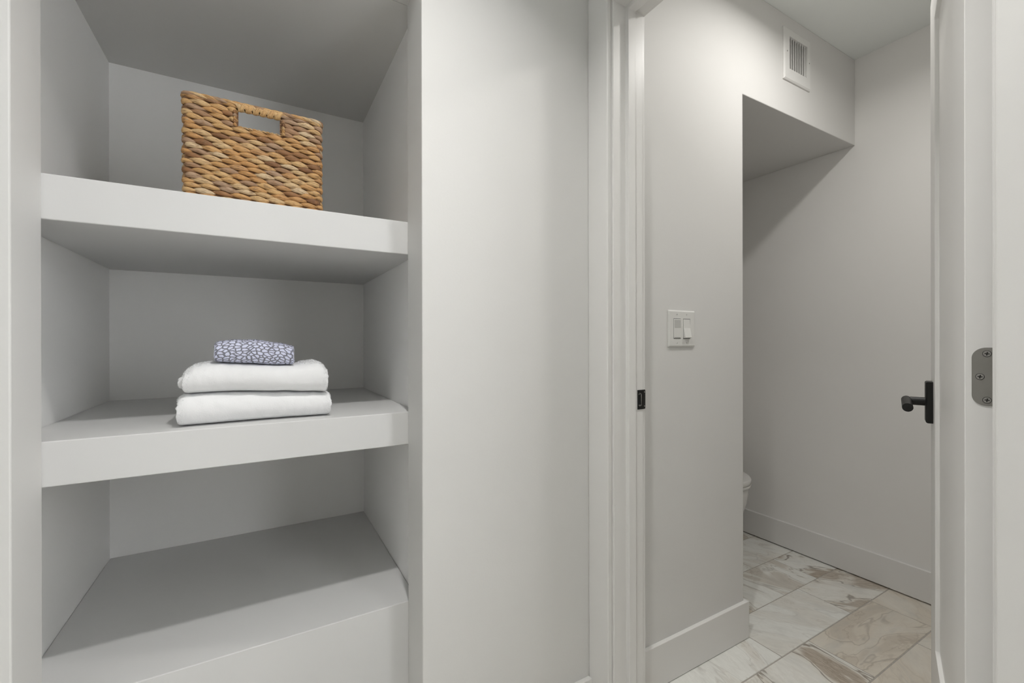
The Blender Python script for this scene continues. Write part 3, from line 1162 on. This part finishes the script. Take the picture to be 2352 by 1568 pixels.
for a, b_ in zip(rings[:-1], rings[1:]):
    for i in range(4):
        bm.faces.new([a[i], a[(i + 1) % 4], b_[(i + 1) % 4], b_[i]])
bevel(obj('frame', bm, M_vent, vent), 0.001, 2, 30)
NL_ = 8
for i in range(NL_):
    xc = icx - iw + (2 * iw) * (i + 0.42) / NL_
    ang = math.radians(28)
    bm = bmesh.new()
    wv, tv = 0.0125, 0.0011
    d = Vector((math.sin(ang), math.cos(ang), 0))
    n = Vector((d.y, -d.x, 0))
    c0 = Vector((xc, 0.0065, 0))
    base = [c0 + d * sa * wv + n * sb * tv for sa, sb in ((-1, -1), (1, -1), (1, 1), (-1, 1))]
    loft(bm, [[Vector((p.x, p.y, icz - ih)) for p in base], [Vector((p.x, p.y, icz + ih)) for p in base]])
    obj('louver', bm, M_vent, vent)
bm = bmesh.new()
box(bm, icx - iw, icx + iw, 0.024, 0.026, icz - ih, icz + ih)
obj('damper', bm, M_vent, vent)
for sx_, zz in ((-0.0805, 0.008), (0.0865, 0.008)):
    bm = bmesh.new()
    cyl(bm, (sx_, -0.0080, zz), (sx_, -0.0096, zz), 0.0032, 0.0022, 16)
    obj('screw', bm, M_screw, vent)

# ------------------------------------------------------------------ toilet in the alcove
TX, TY = 2.056, 1.292


def egg(z, k=1.0, kx=1.0, shift=0.0, back=1.72, n=48):
    pts = []
    a, b_ = 0.186 * k * kx, 0.25 * k
    cy_ = TY + 0.25
    for i in range(n):
        t = 2 * math.pi * i / n
        cx_, sn = math.cos(t), math.sin(t)
        if sn < 0:
            x, y = a * cx_, cy_ + b_ * sn
        else:
            e = 0.55
            x = a * math.copysign(abs(cx_) ** e, cx_) * (1 - 0.12 * sn)
            y = cy_ + (back - cy_) * abs(sn) ** 0.8
        pts.append(Vector((x, y + shift - TY, z)))
    return pts


toilet = empty('toilet', (TX, TY, 0.0))
tag(toilet, 'white toilet with closed lid, mostly hidden in the alcove', 'toilet')
bm = bmesh.new()
prof = [(0.0, 0.60, 0.72), (0.03, 0.60, 0.72), (0.06, 0.585, 0.70), (0.14, 0.70, 0.82), (0.22, 0.83, 0.90), (0.30, 0.925, 0.96), (0.35, 0.955, 0.975), (0.372, 0.955, 0.975), (0.380, 0.94, 0.97)]
loft(bm, [egg(z, k, kx, 0.0, 1.74) for z, k, kx in prof])
obj('bowl', bm, M_china, toilet, True)
bm = bmesh.new()
loft(bm, [egg(z, k) for z, k in ((0.3815, 0.985), (0.384, 0.995), (0.394, 0.995), (0.396, 0.985))])
obj('seat', bm, M_china, toilet, True)
bm = bmesh.new()
loft(bm, [egg(z, k) for z, k in ((0.3970, 0.985), (0.399, 1.0), (0.4175, 1.0), (0.4205, 0.988), (0.4225, 0.96), (0.4235, 0.85), (0.4238, 0.5))])
obj('lid', bm, M_china, toilet, True)
bm = bmesh.new()
box(bm, -0.20, 0.20, 0.455, 0.655, 0.40, 0.74)
bevel(obj('tank', bm, M_china, toilet), 0.025, 4)
bm = bmesh.new()
box(bm, -0.21, 0.21, 0.445, 0.665, 0.7405, 0.775)
bevel(obj('tank_lid', bm, M_china, toilet), 0.010, 3)
bm = bmesh.new()
box(bm, -0.13, 0.13, 0.42, 0.66, 0.0, 0.3995)
bevel(obj('pedestal', bm, M_china, toilet), 0.03, 4)
